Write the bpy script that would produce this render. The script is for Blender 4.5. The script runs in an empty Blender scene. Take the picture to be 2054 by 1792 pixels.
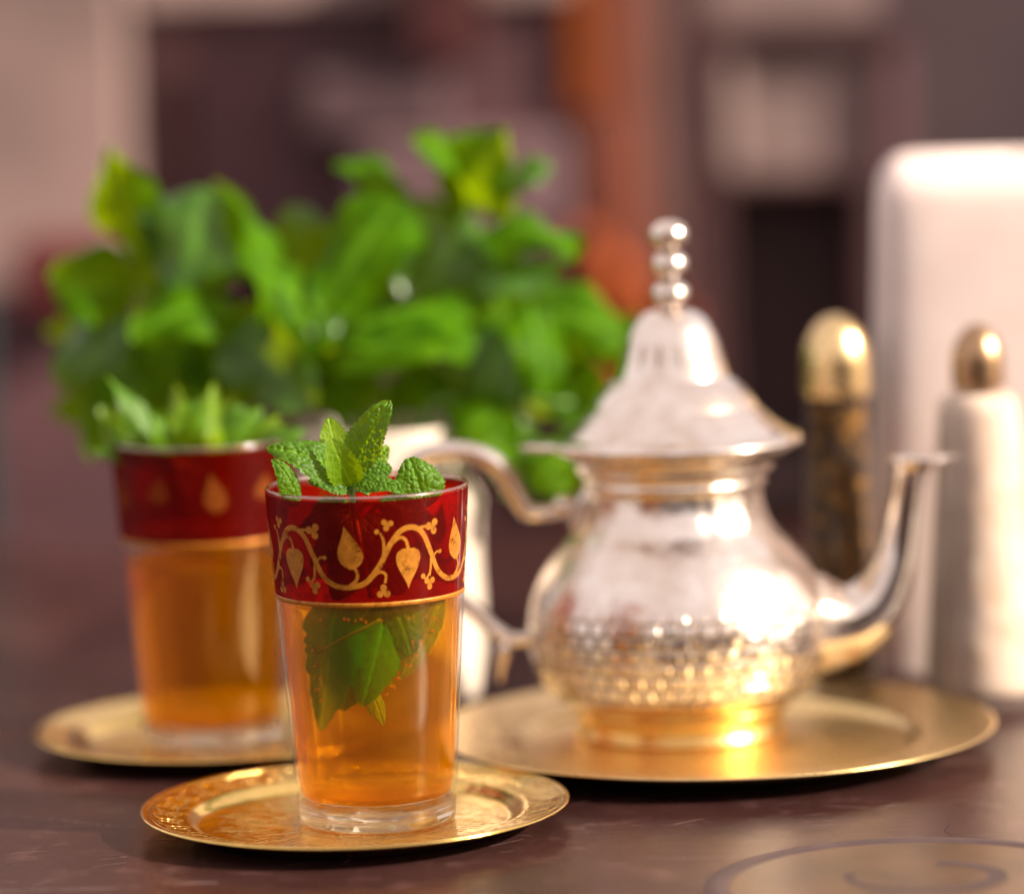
import bpy, bmesh, math, random
import numpy as np
from mathutils import Vector, Matrix
random.seed(7); np.random.seed(7)
scene = bpy.context.scene
COL = scene.collection
S = 0.01                      # everything below is written in centimetres

# ------------------------------------------------------------------ camera
cam_d = bpy.data.cameras.new("camera"); cam = bpy.data.objects.new("camera", cam_d); COL.objects.link(cam)
scene.camera = cam
_p, _r = math.radians(6.88), math.radians(1.7)
f_ = Vector((0, math.cos(_p), -math.sin(_p))); r0 = Vector((1, 0, 0)); u0 = r0.cross(f_)
rx = r0*math.cos(_r) - u0*math.sin(_r); ux = u0*math.cos(_r) + r0*math.sin(_r)
M = Matrix((rx, ux, -f_)).transposed().to_4x4()
M.translation = Vector((4.036, -114.30, 24.25))*S
cam.matrix_world = M
cam_d.sensor_width = 36; cam_d.lens = 36*8395/2053
cam_d.clip_start = 0.02; cam_d.clip_end = 2000
cam_d.dof.use_dof = True; cam_d.dof.focus_distance = 1.142; cam_d.dof.aperture_fstop = 3.7

# ------------------------------------------------------------------ sky, sun, exposure
SUN_DIR = Vector((0.82, -0.28, 0.47)).normalized()     # towards the sun
elev = math.asin(SUN_DIR.z); azim = math.atan2(SUN_DIR.x, SUN_DIR.y)
w = bpy.data.worlds.new("World"); scene.world = w; w.use_nodes = True
nt = w.node_tree; nt.nodes.clear()
wo = nt.nodes.new("ShaderNodeOutputWorld"); bg = nt.nodes.new("ShaderNodeBackground")
sky = nt.nodes.new("ShaderNodeTexSky"); sky.sky_type = 'NISHITA'; sky.sun_disc = False
sky.sun_elevation = elev; sky.sun_rotation = azim
sky.air_density = 1.0; sky.dust_density = 4.0; sky.ozone_density = 1.0
hz = nt.nodes.new("ShaderNodeMix"); hz.data_type = 'RGBA'; hz.blend_type = 'MIX'
hz.inputs[0].default_value = 0.72                       # thin bright overcast veil over the blue
hz.inputs[7].default_value = (5.9, 4.8, 4.25, 1)
nt.links.new(sky.outputs[0], hz.inputs[6]); nt.links.new(hz.outputs[2], bg.inputs[0]); nt.links.new(bg.outputs[0], wo.inputs[0])
bg.inputs[1].default_value = 0.12
sd = bpy.data.lights.new("sun", 'SUN'); sd.energy = 5.0; sd.angle = math.radians(0.6); sd.color = (1, 0.88, 0.70)
sun = bpy.data.objects.new("sun", sd); COL.objects.link(sun)
sun.rotation_euler = (-SUN_DIR).to_track_quat('-Z', 'Y').to_euler()
vs = scene.view_settings; scene.display_settings.display_device = 'sRGB'
vs.view_transform = 'Standard'; vs.look = 'None'; vs.exposure = 0.88; vs.gamma = 1.0
cy = scene.cycles
cy.max_bounces = 24; cy.transparent_max_bounces = 32; cy.transmission_bounces = 16; cy.glossy_bounces = 8; cy.diffuse_bounces = 4
cy.caustics_refractive = True; cy.caustics_reflective = False; cy.blur_glossy = 0.3; cy.sample_clamp_indirect = 2.5
cy.use_denoising = True

# ------------------------------------------------------------------ node expressions
class E:
    def __init__(s, t, k): s.t, s.k = t, k
    def m(s, op, *a):
        n = s.t.nodes.new("ShaderNodeMath"); n.operation = op
        for i, v in enumerate((s,)+a):
            if isinstance(v, E): s.t.links.new(v.k, n.inputs[i])
            else: n.inputs[i].default_value = v
        return E(s.t, n.outputs[0])
    def __add__(s, o): return s.m('ADD', o)
    __radd__ = __add__
    def __sub__(s, o): return s.m('SUBTRACT', o)
    def __mul__(s, o): return s.m('MULTIPLY', o)
    __rmul__ = __mul__
    def __truediv__(s, o): return s.m('DIVIDE', o)
    def frac(s): return s.m('FRACT')
    def abs(s): return s.m('ABSOLUTE')
    def lt(s, o): return s.m('LESS_THAN', o)
    def gt(s, o): return s.m('GREATER_THAN', o)
    def min(s, o): return s.m('MINIMUM', o)
    def max(s, o): return s.m('MAXIMUM', o)
    def sin(s): return s.m('SINE')
    def sqrt(s): return s.m('SQRT')
    def step(s, a, b):
        n = s.t.nodes.new("ShaderNodeMapRange"); n.interpolation_type = 'SMOOTHSTEP'
        s.t.links.new(s.k, n.inputs[0]); n.inputs[1].default_value = a; n.inputs[2].default_value = b
        return E(s.t, n.outputs[0])
class Mat:
    def schlick(s, f0, p=5.0):
        """facing-independent Fresnel for thin walls (the Fresnel node goes to total reflection on back faces)"""
        g = s.n("NewGeometry"); d = s.n("VectorMath", operation='DOT_PRODUCT')
        s.t.links.new(g.outputs['Normal'], d.inputs[0]); s.t.links.new(g.outputs['Incoming'], d.inputs[1])
        c = E(s.t, d.outputs['Value']).abs()
        return ((c*-1+1).max(0.0)).m('POWER', p)*(1-f0)+f0
    def __init__(s, name):
        s.m = bpy.data.materials.new(name); s.m.use_nodes = True; s.t = s.m.node_tree; s.t.nodes.clear()
        s.out = s.t.nodes.new("ShaderNodeOutputMaterial")
    def n(s, kind, **kw):
        n = s.t.nodes.new("ShaderNode"+kind)
        for k, v in kw.items():
            key = int(k[1:]) if k[0] == 'i' and k[1:].isdigit() else k
            if isinstance(key, int):
                s.put(n.inputs[key], v)
            else: setattr(n, k, v)
        return n
    def put(s, inp, v):
        if isinstance(v, E): s.t.links.new(v.k, inp)
        elif isinstance(v, bpy.types.NodeSocket): s.t.links.new(v, inp)
        else: inp.default_value = v if not (isinstance(v, tuple) and len(v) == 3 and len(inp.default_value) == 4) else v+(1,)
    def co(s):
        c = s.t.nodes.new("ShaderNodeTexCoord"); q = s.n("VectorMath", operation='SCALE'); q.inputs[3].default_value = 100
        s.t.links.new(c.outputs['Object'], q.inputs[0]); s.vec = q.outputs[0]
        x = s.n("SeparateXYZ", i0=q.outputs[0]); return [E(s.t, k) for k in x.outputs]
    def noise(s, scale, detail=3, rough=.5, vec=None):
        n = s.n("TexNoise"); s.t.links.new(vec or s.vec, n.inputs['Vector'])
        n.inputs['Scale'].default_value = scale; n.inputs['Detail'].default_value = detail; n.inputs['Roughness'].default_value = rough
        return E(s.t, n.outputs[0])
    def mix(s, f, a, b):
        n = s.n("Mix", data_type='RGBA'); s.put(n.inputs[0], f); s.put(n.inputs[6], a); s.put(n.inputs[7], b); return n.outputs[2]
    def bump(s, h, strength=1, dist=.0005):
        n = s.n("Bump"); n.inputs['Strength'].default_value = strength; n.inputs['Distance'].default_value = dist
        s.put(n.inputs['Height'], h); return n.outputs[0]
    def pbr(s, col, rough=.5, metal=0, spec=.5, normal=None, coat=0, trans=0, sss=0, coat_rough=.05):
        b = s.n("BsdfPrincipled"); i = b.inputs
        s.put(i['Base Color'], col); s.put(i['Roughness'], rough); s.put(i['Metallic'], metal); s.put(i['Specular IOR Level'], spec)
        s.put(i['Coat Weight'], coat); i['Coat Roughness'].default_value = coat_rough
        if normal is not None: s.t.links.new(normal, i['Normal'])
        return b.outputs[0]
    def mixs(s, f, a, b):
        n = s.n("MixShader"); s.put(n.inputs[0], f); s.t.links.new(a, n.inputs[1]); s.t.links.new(b, n.inputs[2]); return n.outputs[0]
    def done(s, sh): s.t.links.new(sh, s.out.inputs[0]); return s.m

def plain(name, col, rough=.6, var=.12, scale=.6, metal=0, bump=0, coat=0):
    m = Mat(name); m.co(); n = m.noise(scale, 5, .6)
    c = m.mix(n.step(.3, .7), tuple(v*(1-var) for v in col), tuple(min(1, v*(1+var)) for v in col))
    nn = m.bump(m.noise(scale*6, 4), bump, .002) if bump else None
    return m.done(m.pbr(c, rough, metal, normal=nn, coat=coat))

# ------------------------------------------------------------------ mesh helpers (cm in, metres out)
def obj(name, verts, faces, mat, parent=None, loc=(0,0,0), smooth=True, **props):
    me = bpy.data.meshes.new(name)
    me.from_pydata([(v[0]*S, v[1]*S, v[2]*S) for v in verts], [], faces)
    if smooth: me.polygons.foreach_set('use_smooth', [True]*len(me.polygons))
    me.update()
    if mat: me.materials.append(mat)
    o = bpy.data.objects.new(name, me); COL.objects.link(o)
    o.location = (loc[0]*S, loc[1]*S, loc[2]*S)
    if parent: o.parent = parent
    for k, v in props.items(): o[k] = v
    return o
def thing(name, label, cat, loc, group=None):
    o = bpy.data.objects.new(name, None); COL.objects.link(o); o.empty_display_size = .01
    o.location = (loc[0]*S, loc[1]*S, loc[2]*S); o['label'] = label; o['category'] = cat
    if group: o['group'] = group
    return o
def lathe(prof, seg=96, lobes=None, close=False):
    """prof: (r, z) pairs; r = 0 makes a pole"""
    V, Fc, rows = [], [], []
    for r, z in prof:
        if r < 1e-6: rows.append([len(V)]); V.append((0, 0, z))
        else:
            rows.append(list(range(len(V), len(V)+seg)))
            for i in range(seg):
                a = 2*math.pi*i/seg; rr = r*(1+(lobes(a, z) if lobes else 0))
                V.append((rr*math.cos(a), rr*math.sin(a), z))
    pairs = list(zip(rows[:-1], rows[1:])) + ([(rows[-1], rows[0])] if close else [])
    for A, B in pairs:
        for i in range(seg):
            j = (i+1) % seg
            if len(A) == 1 and len(B) == 1: continue
            if len(A) == 1: Fc.append((A[0], B[j], B[i]))
            elif len(B) == 1: Fc.append((A[i], A[j], B[0]))
            else: Fc.append((A[i], A[j], B[j], B[i]))
    return V, Fc
def spline(pts, n):
    """Catmull-Rom through tuples of any length"""
    P = [np.array(p, float) for p in pts]; P = [2*P[0]-P[1]]+P+[2*P[-1]-P[-2]]
    out = []
    segs = len(P)-3
    for k in range(n+1):
        t = segs*k/n; i = min(int(t), segs-1); t -= i
        a, b, c, d = P[i:i+4]
        out.append(.5*((2*b)+(c-a)*t+(2*a-5*b+4*c-d)*t*t+(3*b-a-3*c+d)*t**3))
    return out
def tube(pts, radii, seg=16, flat=1.0, lobes=None, up=(0, 1, 0), caps=True):
    V, Fc = [], []
    n = len(pts)
    for k in range(n):
        t = Vector(pts[min(k+1, n-1)])-Vector(pts[max(k-1, 0)]); t.normalize()
        b = Vector(up); b = (b-t*b.dot(t)).normalized(); c = t.cross(b)
        for i in range(seg):
            a = 2*math.pi*i/seg; r = radii[k]*(1+(lobes(a) if lobes else 0))
            V.append(tuple(Vector(pts[k])+c*(r*math.cos(a))+b*(r*flat*math.sin(a))))
    for k in range(n-1):
        for i in range(seg):
            j = (i+1) % seg; Fc.append((k*seg+i, k*seg+j, (k+1)*seg+j, (k+1)*seg+i))
    if caps: Fc.append(tuple(range(seg))[::-1]); Fc.append(tuple(range((n-1)*seg, n*seg)))
    return V, Fc
def box(x0, x1, y0, y1, z0, z1, bev=0.0):
    bm = bmesh.new(); bmesh.ops.create_cube(bm, size=1)
    for v in bm.verts: v.co = Vector(((x0+x1)/2+v.co.x*(x1-x0), (y0+y1)/2+v.co.y*(y1-y0), (z0+z1)/2+v.co.z*(z1-z0)))
    if bev: bmesh.ops.bevel(bm, geom=bm.edges[:], offset=bev, segments=3, affect='EDGES', profile=.6)
    bm.verts.ensure_lookup_table()
    r = [tuple(v.co) for v in bm.verts], [tuple(v.index for v in f.verts) for f in bm.faces]
    bm.free(); return r
def join(*parts):
    V, Fc = [], []
    for v, f in parts:
        o = len(V); V += list(v); Fc += [tuple(i+o for i in q) for q in f]
    return V, Fc
def move(vf, d): return [(v[0]+d[0], v[1]+d[1], v[2]+d[2]) for v in vf[0]], vf[1]

# ------------------------------------------------------------------ materials
def metal_gold(name, col, rough, kind):
    m = Mat(name); x, y, z = m.co()
    r = (x*x+y*y).sqrt(); th = y.m('ARCTAN2', x)*(1/(2*math.pi))+.5
    smear = m.noise(1.3, 4, .6); fine = m.noise(30, 2)
    if kind == 'small':
        def ring(N, R, rad, off, wd):
            u = ((th*N+off).frac()-.5)*(2*math.pi*R/N); v = r-R
            return ((u*u+v*v).sqrt()-rad).abs().step(wd, wd*.3)
        g = ring(34, 5.28, .30, 0, .045).max(ring(34, 5.28, .17, .5, .04)).max((r-5.72).abs().step(.05, .02))
        arc = ring(34, 4.99, .16, .5, .05); g = g.max(arc)
        nz = m.noise(1.1, 2)
        ray = ((th*96+nz*.6).frac()-.5).abs().step(.22, .05)*r.step(1.7, 2.2)*r.step(3.9, 3.5)*m.noise(2.3, 2).step(.4, .55)
        pet = ((th*12).frac()-.5).abs()*(2*math.pi/12)
        petal = ((pet*r-(r-2.9).abs().m('MULTIPLY', -.42)-.42).abs()).step(.07, .02)*r.step(2.0, 2.2)*r.step(4.1, 3.9)
        g = g.max(ray*.8).max(petal)
        b = m.bump(g*-1+fine*.05, 1, .0004); s2 = m.noise(.55, 3, .45)
        bn = m.n("Bump"); bn.inputs['Strength'].default_value = .8; bn.inputs['Distance'].default_value = .0012; m.put(bn.inputs['Height'], s2); m.t.links.new(b, bn.inputs['Normal']); b = bn.outputs[0]
    elif kind == 'tray':
        u = ((th*24).frac()-.5)*(2*math.pi*7.1/24); v = r-7.15
        g = ((u*u*.5+v*v).sqrt()-.42).abs().step(.09, .03)
        w2 = ((th*24*6.283).sin()*.22+r-7.1).abs().step(.10, .03)
        ray = ((th*120).frac()-.5).abs().step(.25, .1)*r.step(2.0, 3.0)*r.step(5.4, 4.9)
        h = (g.max(w2).max(ray*.5))*-1+fine*.25+smear*.8
        b = m.bump(h, .7, .00022)
    else:
        h = fine*.3+smear; b = m.bump(h, .4, .0002)
    c = m.mix(smear.step(.35, .7), col, tuple(v*.86 for v in col))
    rr = smear*.12+rough-.05
    return m.done(m.pbr(c, rr, 1.0, normal=b))
GOLD = metal_gold("engraved_gold", (.98, .68, .22), .15, 'small')
TRAYG = metal_gold("satin_brass", (.97, .71, .34), .28, 'tray')

def silver(name, band=False):
    m = Mat(name); x, y, z = m.co()
    th = y.m('ARCTAN2', x)*(1/(2*math.pi))+.5
    sm = m.noise(.8, 4, .6); fine = m.noise(14, 3)
    h = sm*1.0+fine*.18
    if band:
        row = (z*2.5).frac(); odd = (z*1.25).frac().gt(.5)*.5
        jit = m.noise(.9, 3)*.5
        cell = ((th*50+odd+jit*.9).frac()-.5).abs().step(.48, .34)*(row-.5).abs().step(.48, .32)
        msk = z.step(1.35, 1.5)*z.step(4.5, 3.6)*(jit*2).step(.25, .6)
        fl = ((th*20).frac()-.5).abs().step(.5, .1)*z.step(5.9, 6.3)*z.step(7.7, 7.4)
        up = (m.noise(2.2, 4, .6)-.5)*z.step(3.5, 4.5)
        groove = (cell*-1+1)*msk
        h = h+cell*msk*1.6+fl*.5+up*.8
    b = m.bump(h, .8 if band else .35, .0006)
    c = m.mix(sm.step(.3, .7), (.93, .855, .79), (.74, .62, .53))
    if band: c = m.mix(groove*.9, c, (.10, .065, .05))
    return m.done(m.pbr(c, sm*.10+.10, 1.0, normal=b))
SILVER = silver("worn_silver"); SILVERB = silver("embossed_silver", True)

def thin_glass(name, tint=(.985, .985, .98), f0=.036):
    m = Mat(name); m.co()
    t = m.n("BsdfTransparent"); t.inputs[0].default_value = tint+(1,)
    g = m.n("BsdfGlossy"); g.inputs['Roughness'].default_value = .02; g.inputs['Color'].default_value = (1, 1, 1, 1)
    return m.done(m.mixs(m.schlick(f0), t.outputs[0], g.outputs[0]))
GLASS = thin_glass("clear_glass", f0=.022); GLASSI = thin_glass("inner_glass", f0=.006)
def solid_glass():
    m = Mat("thick_glass"); g = m.n("BsdfGlass"); g.inputs['IOR'].default_value = 1.47; g.inputs['Roughness'].default_value = 0.01
    g.inputs['Color'].default_value = (.97, .97, .95, 1)
    t = m.n("BsdfTransparent"); t.inputs[0].default_value = (.97, .97, .95, 1)
    return m.done(m.mixs(.25, g.outputs[0], t.outputs[0]))
SLUG = solid_glass()
def tea_mat():
    m = Mat("mint_tea"); m.co()
    col = (1.0, .68, .008, 1)
    g = m.n("BsdfGlass"); g.inputs['IOR'].default_value = 1.333; g.inputs['Color'].default_value = col; g.inputs['Roughness'].default_value = .01
    t = m.n("BsdfTransparent"); t.inputs[0].default_value = col
    s = m.mixs(.62, g.outputs[0], t.outputs[0])
    tr = m.n("BsdfTranslucent"); tr.inputs[0].default_value = (1.0, .43, .001, 1)      # fine suspended matter glows in the sun
    df = m.n("BsdfDiffuse"); df.inputs[0].default_value = (1.0, .44, .001, 1)
    return m.done(m.mixs(.20, s, m.mixs(.12, tr.outputs[0], df.outputs[0])))
TEA = tea_mat()
def red_mat():
    m = Mat("ruby_stain"); m.co(); n = m.noise(1.4, 4, .6)
    t = m.n("BsdfTransparent"); m.put(t.inputs[0], m.mix(n.step(.35, .65), (.43, .009, .003), (.60, .016, .004)))
    d = m.pbr((.21, .003, .001), .08, 0, .5)
    return m.done(m.mixs(.25, t.outputs[0], d))
RED = red_mat()
def goldpaint():
    m = Mat("gold_paint"); m.co(); n = m.noise(5, 4, .6)
    c = m.mix(n.step(.3, .7), (.33, .115, .007), (.48, .18, .012))
    p = m.pbr(c, m.noise(3, 3)*.3+.28, .25, .4)
    t = m.n("BsdfTransparent"); t.inputs[0].default_value = (.75, .25, .06, 1)
    wear = m.noise(2.2, 6, .75).step(.50, .68)*.75
    return m.done(m.mixs(wear, p, t.outputs[0]))
GPAINT = goldpaint()

def leaf_mat(name, dark, light, back, rough=.38, spec=.5, trans=.38, bump=0, vs_=.75):
    m = Mat(name); m.co(); n = m.noise(1.2, 4, .6)
    at = m.n("Attribute", attribute_name="vein"); v = E(m.t, at.outputs['Fac'])
    c = m.mix(n.step(.3, .7), dark, light)
    c = m.mix(v*vs_, c, tuple(min(1, q*1.9+.02) for q in light))
    geo = m.n("NewGeometry")
    c = m.mix(E(m.t, geo.outputs['Backfacing'])*.6, c, back)
    b = m.bump(m.noise(45, 3), .5, .0001) if bump else None
    p = m.pbr(c, rough, 0, spec, normal=b)
    tr = m.n("BsdfTranslucent"); m.put(tr.inputs[0], m.mix(v*.6, (.36, .50, .002), (.46, .60, .006)))
    return m.done(m.mixs(trans, p, tr.outputs[0]))
LEAF = leaf_mat("mint_leaf", (.026, .088, .002), (.068, .180, .003), (.13, .23, .03), spec=.3, rough=.42, bump=1)
LEAFY = leaf_mat("young_mint_leaf", (.10, .21, .003), (.165, .29, .005), (.22, .34, .04), bump=1)
LEAFB = leaf_mat("bush_leaf", (.018, .080, .0005), (.072, .195, .0005), (.065, .16, .002), rough=.5, spec=.06, trans=.42)
LEAFS = leaf_mat("bush_leaf_sheen", (.018, .075, .002), (.05, .15, .005), (.08, .17, .02), rough=.32, spec=.5, trans=.32)
LEAFT = leaf_mat("steeped_leaf", (.004, .24, .02), (.015, .38, .03), (.06, .42, .04), rough=.5, trans=.45, vs_=1.0)
LEAFD = leaf_mat("deep_steeped_leaf", (.005, .10, .008), (.015, .17, .015), (.05, .25, .03), rough=.5, trans=.3, vs_=1.0)
STEM = plain("mint_stem", (.14, .26, .05), .5)

# ------------------------------------------------------------------ leaf builder
def make_leaf(L, W, nu=22, nv=30, teeth=0, tooth=.05, crinkle=0., cell=.16, cup=.25, bend=.5, fold=.0, wave=.0, twist=0., seed=0, point=1.0, full=.72):
    rs = np.random.RandomState(seed)
    if crinkle:
        k = int(max(20, L*W*1.2/(cell*cell)))
        pts = np.stack([rs.uniform(-W*.7, W*.7, k), rs.uniform(-.1*L, 1.1*L, k)], 1)
    ph = rs.uniform(0, 6.28, 4)
    V, vein = [], []
    cx = cz = 0.; cyy = 0.
    line = []
    ang = 0.
    for j in range(nv+1):
        t = j/nv; line.append((cyy, cz, ang)); ang = -bend*(t*1.15)**1.3; cyy += math.cos(ang)*L/nv; cz += math.sin(ang)*L/nv
    for j in range(nv+1):
        t = j/nv
        hw = W/2*(max(0, math.sin(math.pi*min(1, t**.78)))**full)*(1-.25*t*point)
        hw = hw*1.12+.012*W
        if t > .985: hw *= .25
        for i in range(nu+1):
            s = 2*i/nu-1
            sgn = 1 if s > 0 else -1
            edge = abs(s)
            w_ = hw
            yy = t*L
            if teeth:
                q = (t*teeth+(.3 if s > 0 else 0)+.35*math.sin(t*17+ph[1]+s)) % 1
                w_ = hw*(1+tooth*(q-.4)*edge**4)
            x = s*w_
            # vein field
            mid = math.exp(-(x/(.025*W+.01))**2)
            ns = 7
            lat = (yy/L*ns-abs(x)/W*2.6+.35)
            d = abs(lat-round(lat))
            latv = math.exp(-(d/.10)**2)*(1-.5*edge)
            z = -cup*x*x/W + fold*abs(x)
            z += wave*W*.12*math.sin(t*9+ph[0]+(2 if s > 0 else 0))*edge**2
            if crinkle:
                dd = np.hypot((pts[:, 0]-x)*1.25, pts[:, 1]-yy); dd.partition(1)
                bb = min(1, max(0, (dd[1]-dd[0])/(cell*.75)))
                puff = math.sqrt(bb)
                z += crinkle*(puff*1.0-.55*latv-.9*mid)*(1-.4*edge**6)
                vv = max(mid, .5*latv, .35*(1-puff))
            else:
                z += -.018*W*latv*(1-edge)-.05*W*mid
                vv = max(mid, .45*latv)
            a = twist*t
            x2, z2 = x*math.cos(a)-z*math.sin(a), x*math.sin(a)+z*math.cos(a)
            by, bz, an = line[j]
            V.append((x2, by-z2*math.sin(an), bz+z2*math.cos(an))); vein.append(vv)
    Fc = [(j*(nu+1)+i, j*(nu+1)+i+1, (j+1)*(nu+1)+i+1, (j+1)*(nu+1)+i) for j in range(nv) for i in range(nu)]
    return V, Fc, vein
def put_leaf(name, B, T, hint, W, mat, parent, origin, **kw):
    B, T = Vector(B), Vector(T); d = T-B; L = d.length
    bend = kw.get('bend', .5)
    V, Fc, vein = make_leaf(L, W, **kw)
    # the chord of the bent leaf runs from base to tip
    tip = Vector(V[-1-(kw.get('nu', 22)//2)]); tip.x = 0
    sc = L/max(tip.length, 1e-3); rot0 = math.atan2(tip.z, tip.y)
    R0 = Matrix.Rotation(-rot0, 3, 'X')
    Y = d.normalized(); Z = Vector(hint); Z = (Z-Y*Z.dot(Y)).normalized(); X = Y.cross(Z)
    R = Matrix((X, Y, Z)).transposed()
    O = Vector(origin)
    VV = [tuple(R @ (R0 @ (Vector(v)*sc))+B-O) for v in V]
    o = obj(name, VV, Fc, mat, parent)
    at = o.data.attributes.new("vein", 'FLOAT', 'POINT'); at.data.foreach_set('value', vein)
    return o
BUSH=[
 ((-7.46, 21.28, 14.08), (-8.56, 20.7, 18.09), 1.88, (-0.6, -0.7, 0.3)),
 ((-5.34, 20.7, 16.78), (-6.33, 19.54, 13.25), 2.9, (0.1, -1, 0.35)),
 ((-3.11, 20.12, 13.11), (-4.97, 20.7, 16.68), 1.59, (0.5, -0.5, 0.8)),
 ((-2.14, 18.96, 12.43), (-4.48, 18.96, 14.45), 1.85, (0.3, -0.6, 0.8)),
 ((-2.57, 23.02, 13.42), (-2.86, 23.02, 15.91), 1.43, (0.2, -1, 0.2)),
 ((0.72, 20.7, 16.23), (-1.77, 18.96, 12.42), 2.24, (-0.3, -0.8, 0.5)),
 ((1.07, 21.86, 16.05), (-1.54, 21.86, 17.21), 1.13, (0.0, -0.6, 0.9)),
 ((2.84, 22.44, 15.59), (1.06, 21.28, 12.51), 2.75, (0.2, -1, 0.2)),
 ((2.85, 21.86, 15.72), (1.1, 20.7, 17.9), 1.23, (0.2, -0.6, 0.8)),
 ((2.85, 21.86, 15.72), (4.15, 21.28, 18.25), 1.79, (-0.5, -0.9, 0.2)),
 ((3.32, 21.86, 15.61), (5.61, 21.28, 17.03), 1.13, (-0.1, -0.7, 0.8)),
 ((2.93, 22.44, 15.49), (2.53, 23.02, 18.03), 1.42, (0.2, -1, 0.2)),
 ((3.3, 21.28, 14.99), (6.31, 20.12, 14.14), 1.79, (0.2, -0.6, 0.9)),
 ((2.78, 20.12, 13.12), (6.27, 20.7, 13.91), 1.31, (0.1, -0.6, 0.9)),
 ((4.83, 21.28, 12.58), (7.9, 21.28, 11.07), 1.88, (0.1, -0.8, 0.6)),
 ((4.73, 19.54, 12.83), (5.05, 18.38, 9.76), 1.49, (0.35, -0.8, 0.5)),
 ((4.24, 20.12, 11.95), (2.75, 19.54, 8.95), 2.43, (-0.2, -1, 0.2)),
 ((2.86, 19.54, 12.42), (-1.6, 18.38, 11.36), 1.77, (0.1, -0.5, 0.9)),
 ((3.02, 18.96, 11.53), (-1.42, 17.8, 10.76), 1.3, (0.1, -0.6, 0.8)),
 ((-4.69, 19.54, 12.18), (-2.1, 17.8, 9.76), 1.86, (-0.4, -0.8, 0.4)),
 ((-5.09, 18.96, 13.08), (-7.81, 17.8, 11.97), 1.57, (-0.1, -0.6, 0.9)),
 ((-8.24, 21.28, 13.35), (-10.76, 21.28, 13.8), 1.88, (-0.5, -0.8, 0.2)),
 ((-7.9, 21.28, 12.39), (-10.38, 20.7, 10.26), 2.17, (-0.4, -0.9, 0.1)),
 ((-7.45, 20.7, 10.73), (-9.48, 20.12, 8.12), 1.79, (-0.4, -0.9, 0.1)),
 ((3.8, 18.96, 9.64), (2.08, 18.38, 8.08), 1.95, (0.3, -0.7, 0.6)),
 ((3.41, 19.54, 9.03), (4.19, 18.96, 7.29), 1.59, (0.2, -0.8, 0.5)),
 ((5.24, 21.28, 10.49), (7.08, 21.28, 8.72), 1.51, (0.2, -1, 0.1)),
 ((5.98, 18.96, 8.08), (4.54, 18.38, 6.7), 1.3, (-0.2, -1, 0.2)),
 ((-0.13, 22.44, 11.87), (-1.26, 22.44, 14.76), 1.9, (-0.1, -1, 0.0)),
 ((-4.57, 20.7, 12.44), (-5.98, 20.7, 9.93), 2.06, (0.1, -1, 0.1)),
 ((0.53, 20.7, 10.5), (1.25, 20.12, 9.12), 1.69, (0.1, -1, 0.1)),
 ((-7.31, 22.44, 13.04), (-8.06, 22.44, 15.53), 1.61, (-0.2, -1, 0.1)),
 ((2.78, 22.44, 13.69), (4.06, 21.86, 11.99), 1.9, (0.1, -1, 0.2)),
 ((-4.02, 21.28, 12.85), (-3.18, 21.28, 10.07), 1.98, (0.1, -1, 0.1)),
 ((-0.08, 21.86, 12.68), (-2.72, 21.28, 12.24), 1.8, (0.1, -1, 0.3)),
 ((-6.47, 20.7, 11.84), (-7.3, 20.7, 9.78), 1.78, (-0.1, -1, 0.2)),
 ((-0.66, 20.12, 10.78), (-2.18, 19.54, 9.48), 1.68, (0.1, -1, 0.1)),
 ((-5.27, 20.7, 13.69), (-7.31, 20.12, 13.04), 1.41, (0.1, -0.8, 0.6)),
 ((5.29, 21.86, 11.95), (6.45, 21.86, 9.44), 1.61, (0.1, -1, 0.1)),
 ((-2.71, 20.7, 11.73), (-1.72, 20.12, 9.87), 1.5, (0.1, -1, 0.3)),
 ((2.23, 21.28, 10.96), (3.8, 20.7, 9.64), 1.89, (0.1, -1, 0.1)),
 ((-8.68, 22.44, 12.12), (-9.66, 22.44, 13.68), 1.43, (-0.2, -1, 0.1)),
]
BACKSPRIG=[
 ((-6.74, 11.2, 9.31), (-8.12, 11.6, 11.6), 0.96, (0.2, -0.8, 0.5)),
 ((-6.99, 12.1, 9.21), (-7.59, 11.6, 10.79), 0.79, (-0.3, -0.8, 0.4)),
 ((-6.27, 13.0, 8.99), (-6.22, 13.4, 11.05), 0.8, (0.2, -1, 0.2)),
 ((-5.69, 11.2, 9.19), (-5.23, 10.7, 10.99), 0.79, (-0.2, -1, 0.2)),
 ((-4.97, 12.1, 9.06), (-5.0, 12.5, 11.19), 0.88, (0.3, -0.9, 0.3)),
 ((-5.12, 13.0, 8.96), (-4.31, 12.5, 10.77), 0.8, (-0.3, -0.9, 0.3)),
 ((-4.64, 11.2, 9.16), (-3.47, 11.6, 10.49), 0.96, (0.1, -0.8, 0.5)),
 ((-4.18, 12.1, 8.95), (-2.96, 11.6, 10.21), 0.79, (0.1, -0.8, 0.5)),
 ((-7.51, 13.0, 9.03), (-8.56, 13.4, 10.44), 0.98, (-0.2, -0.8, 0.5)),
 ((-6.39, 11.2, 9.13), (-6.73, 10.7, 10.51), 0.88, (0, -1, 0.3)),
 ((-5.41, 12.1, 8.99), (-5.75, 12.5, 10.19), 0.88, (0, -1, 0.3)),
 ((-3.88, 13.0, 8.83), (-4.16, 12.5, 9.97), 0.8, (0, -1, 0.3)),
]
# ------------------------------------------------------------------ ground, table
ground = obj("pavement", [(-4000,-3000,-75),(4000,-3000,-75),(4000,4000,-75),(-4000,4000,-75)], [(0,1,2,3)],
             plain("paving", (.075,.055,.048), .8, .3, .05), smooth=False, kind='structure')

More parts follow.
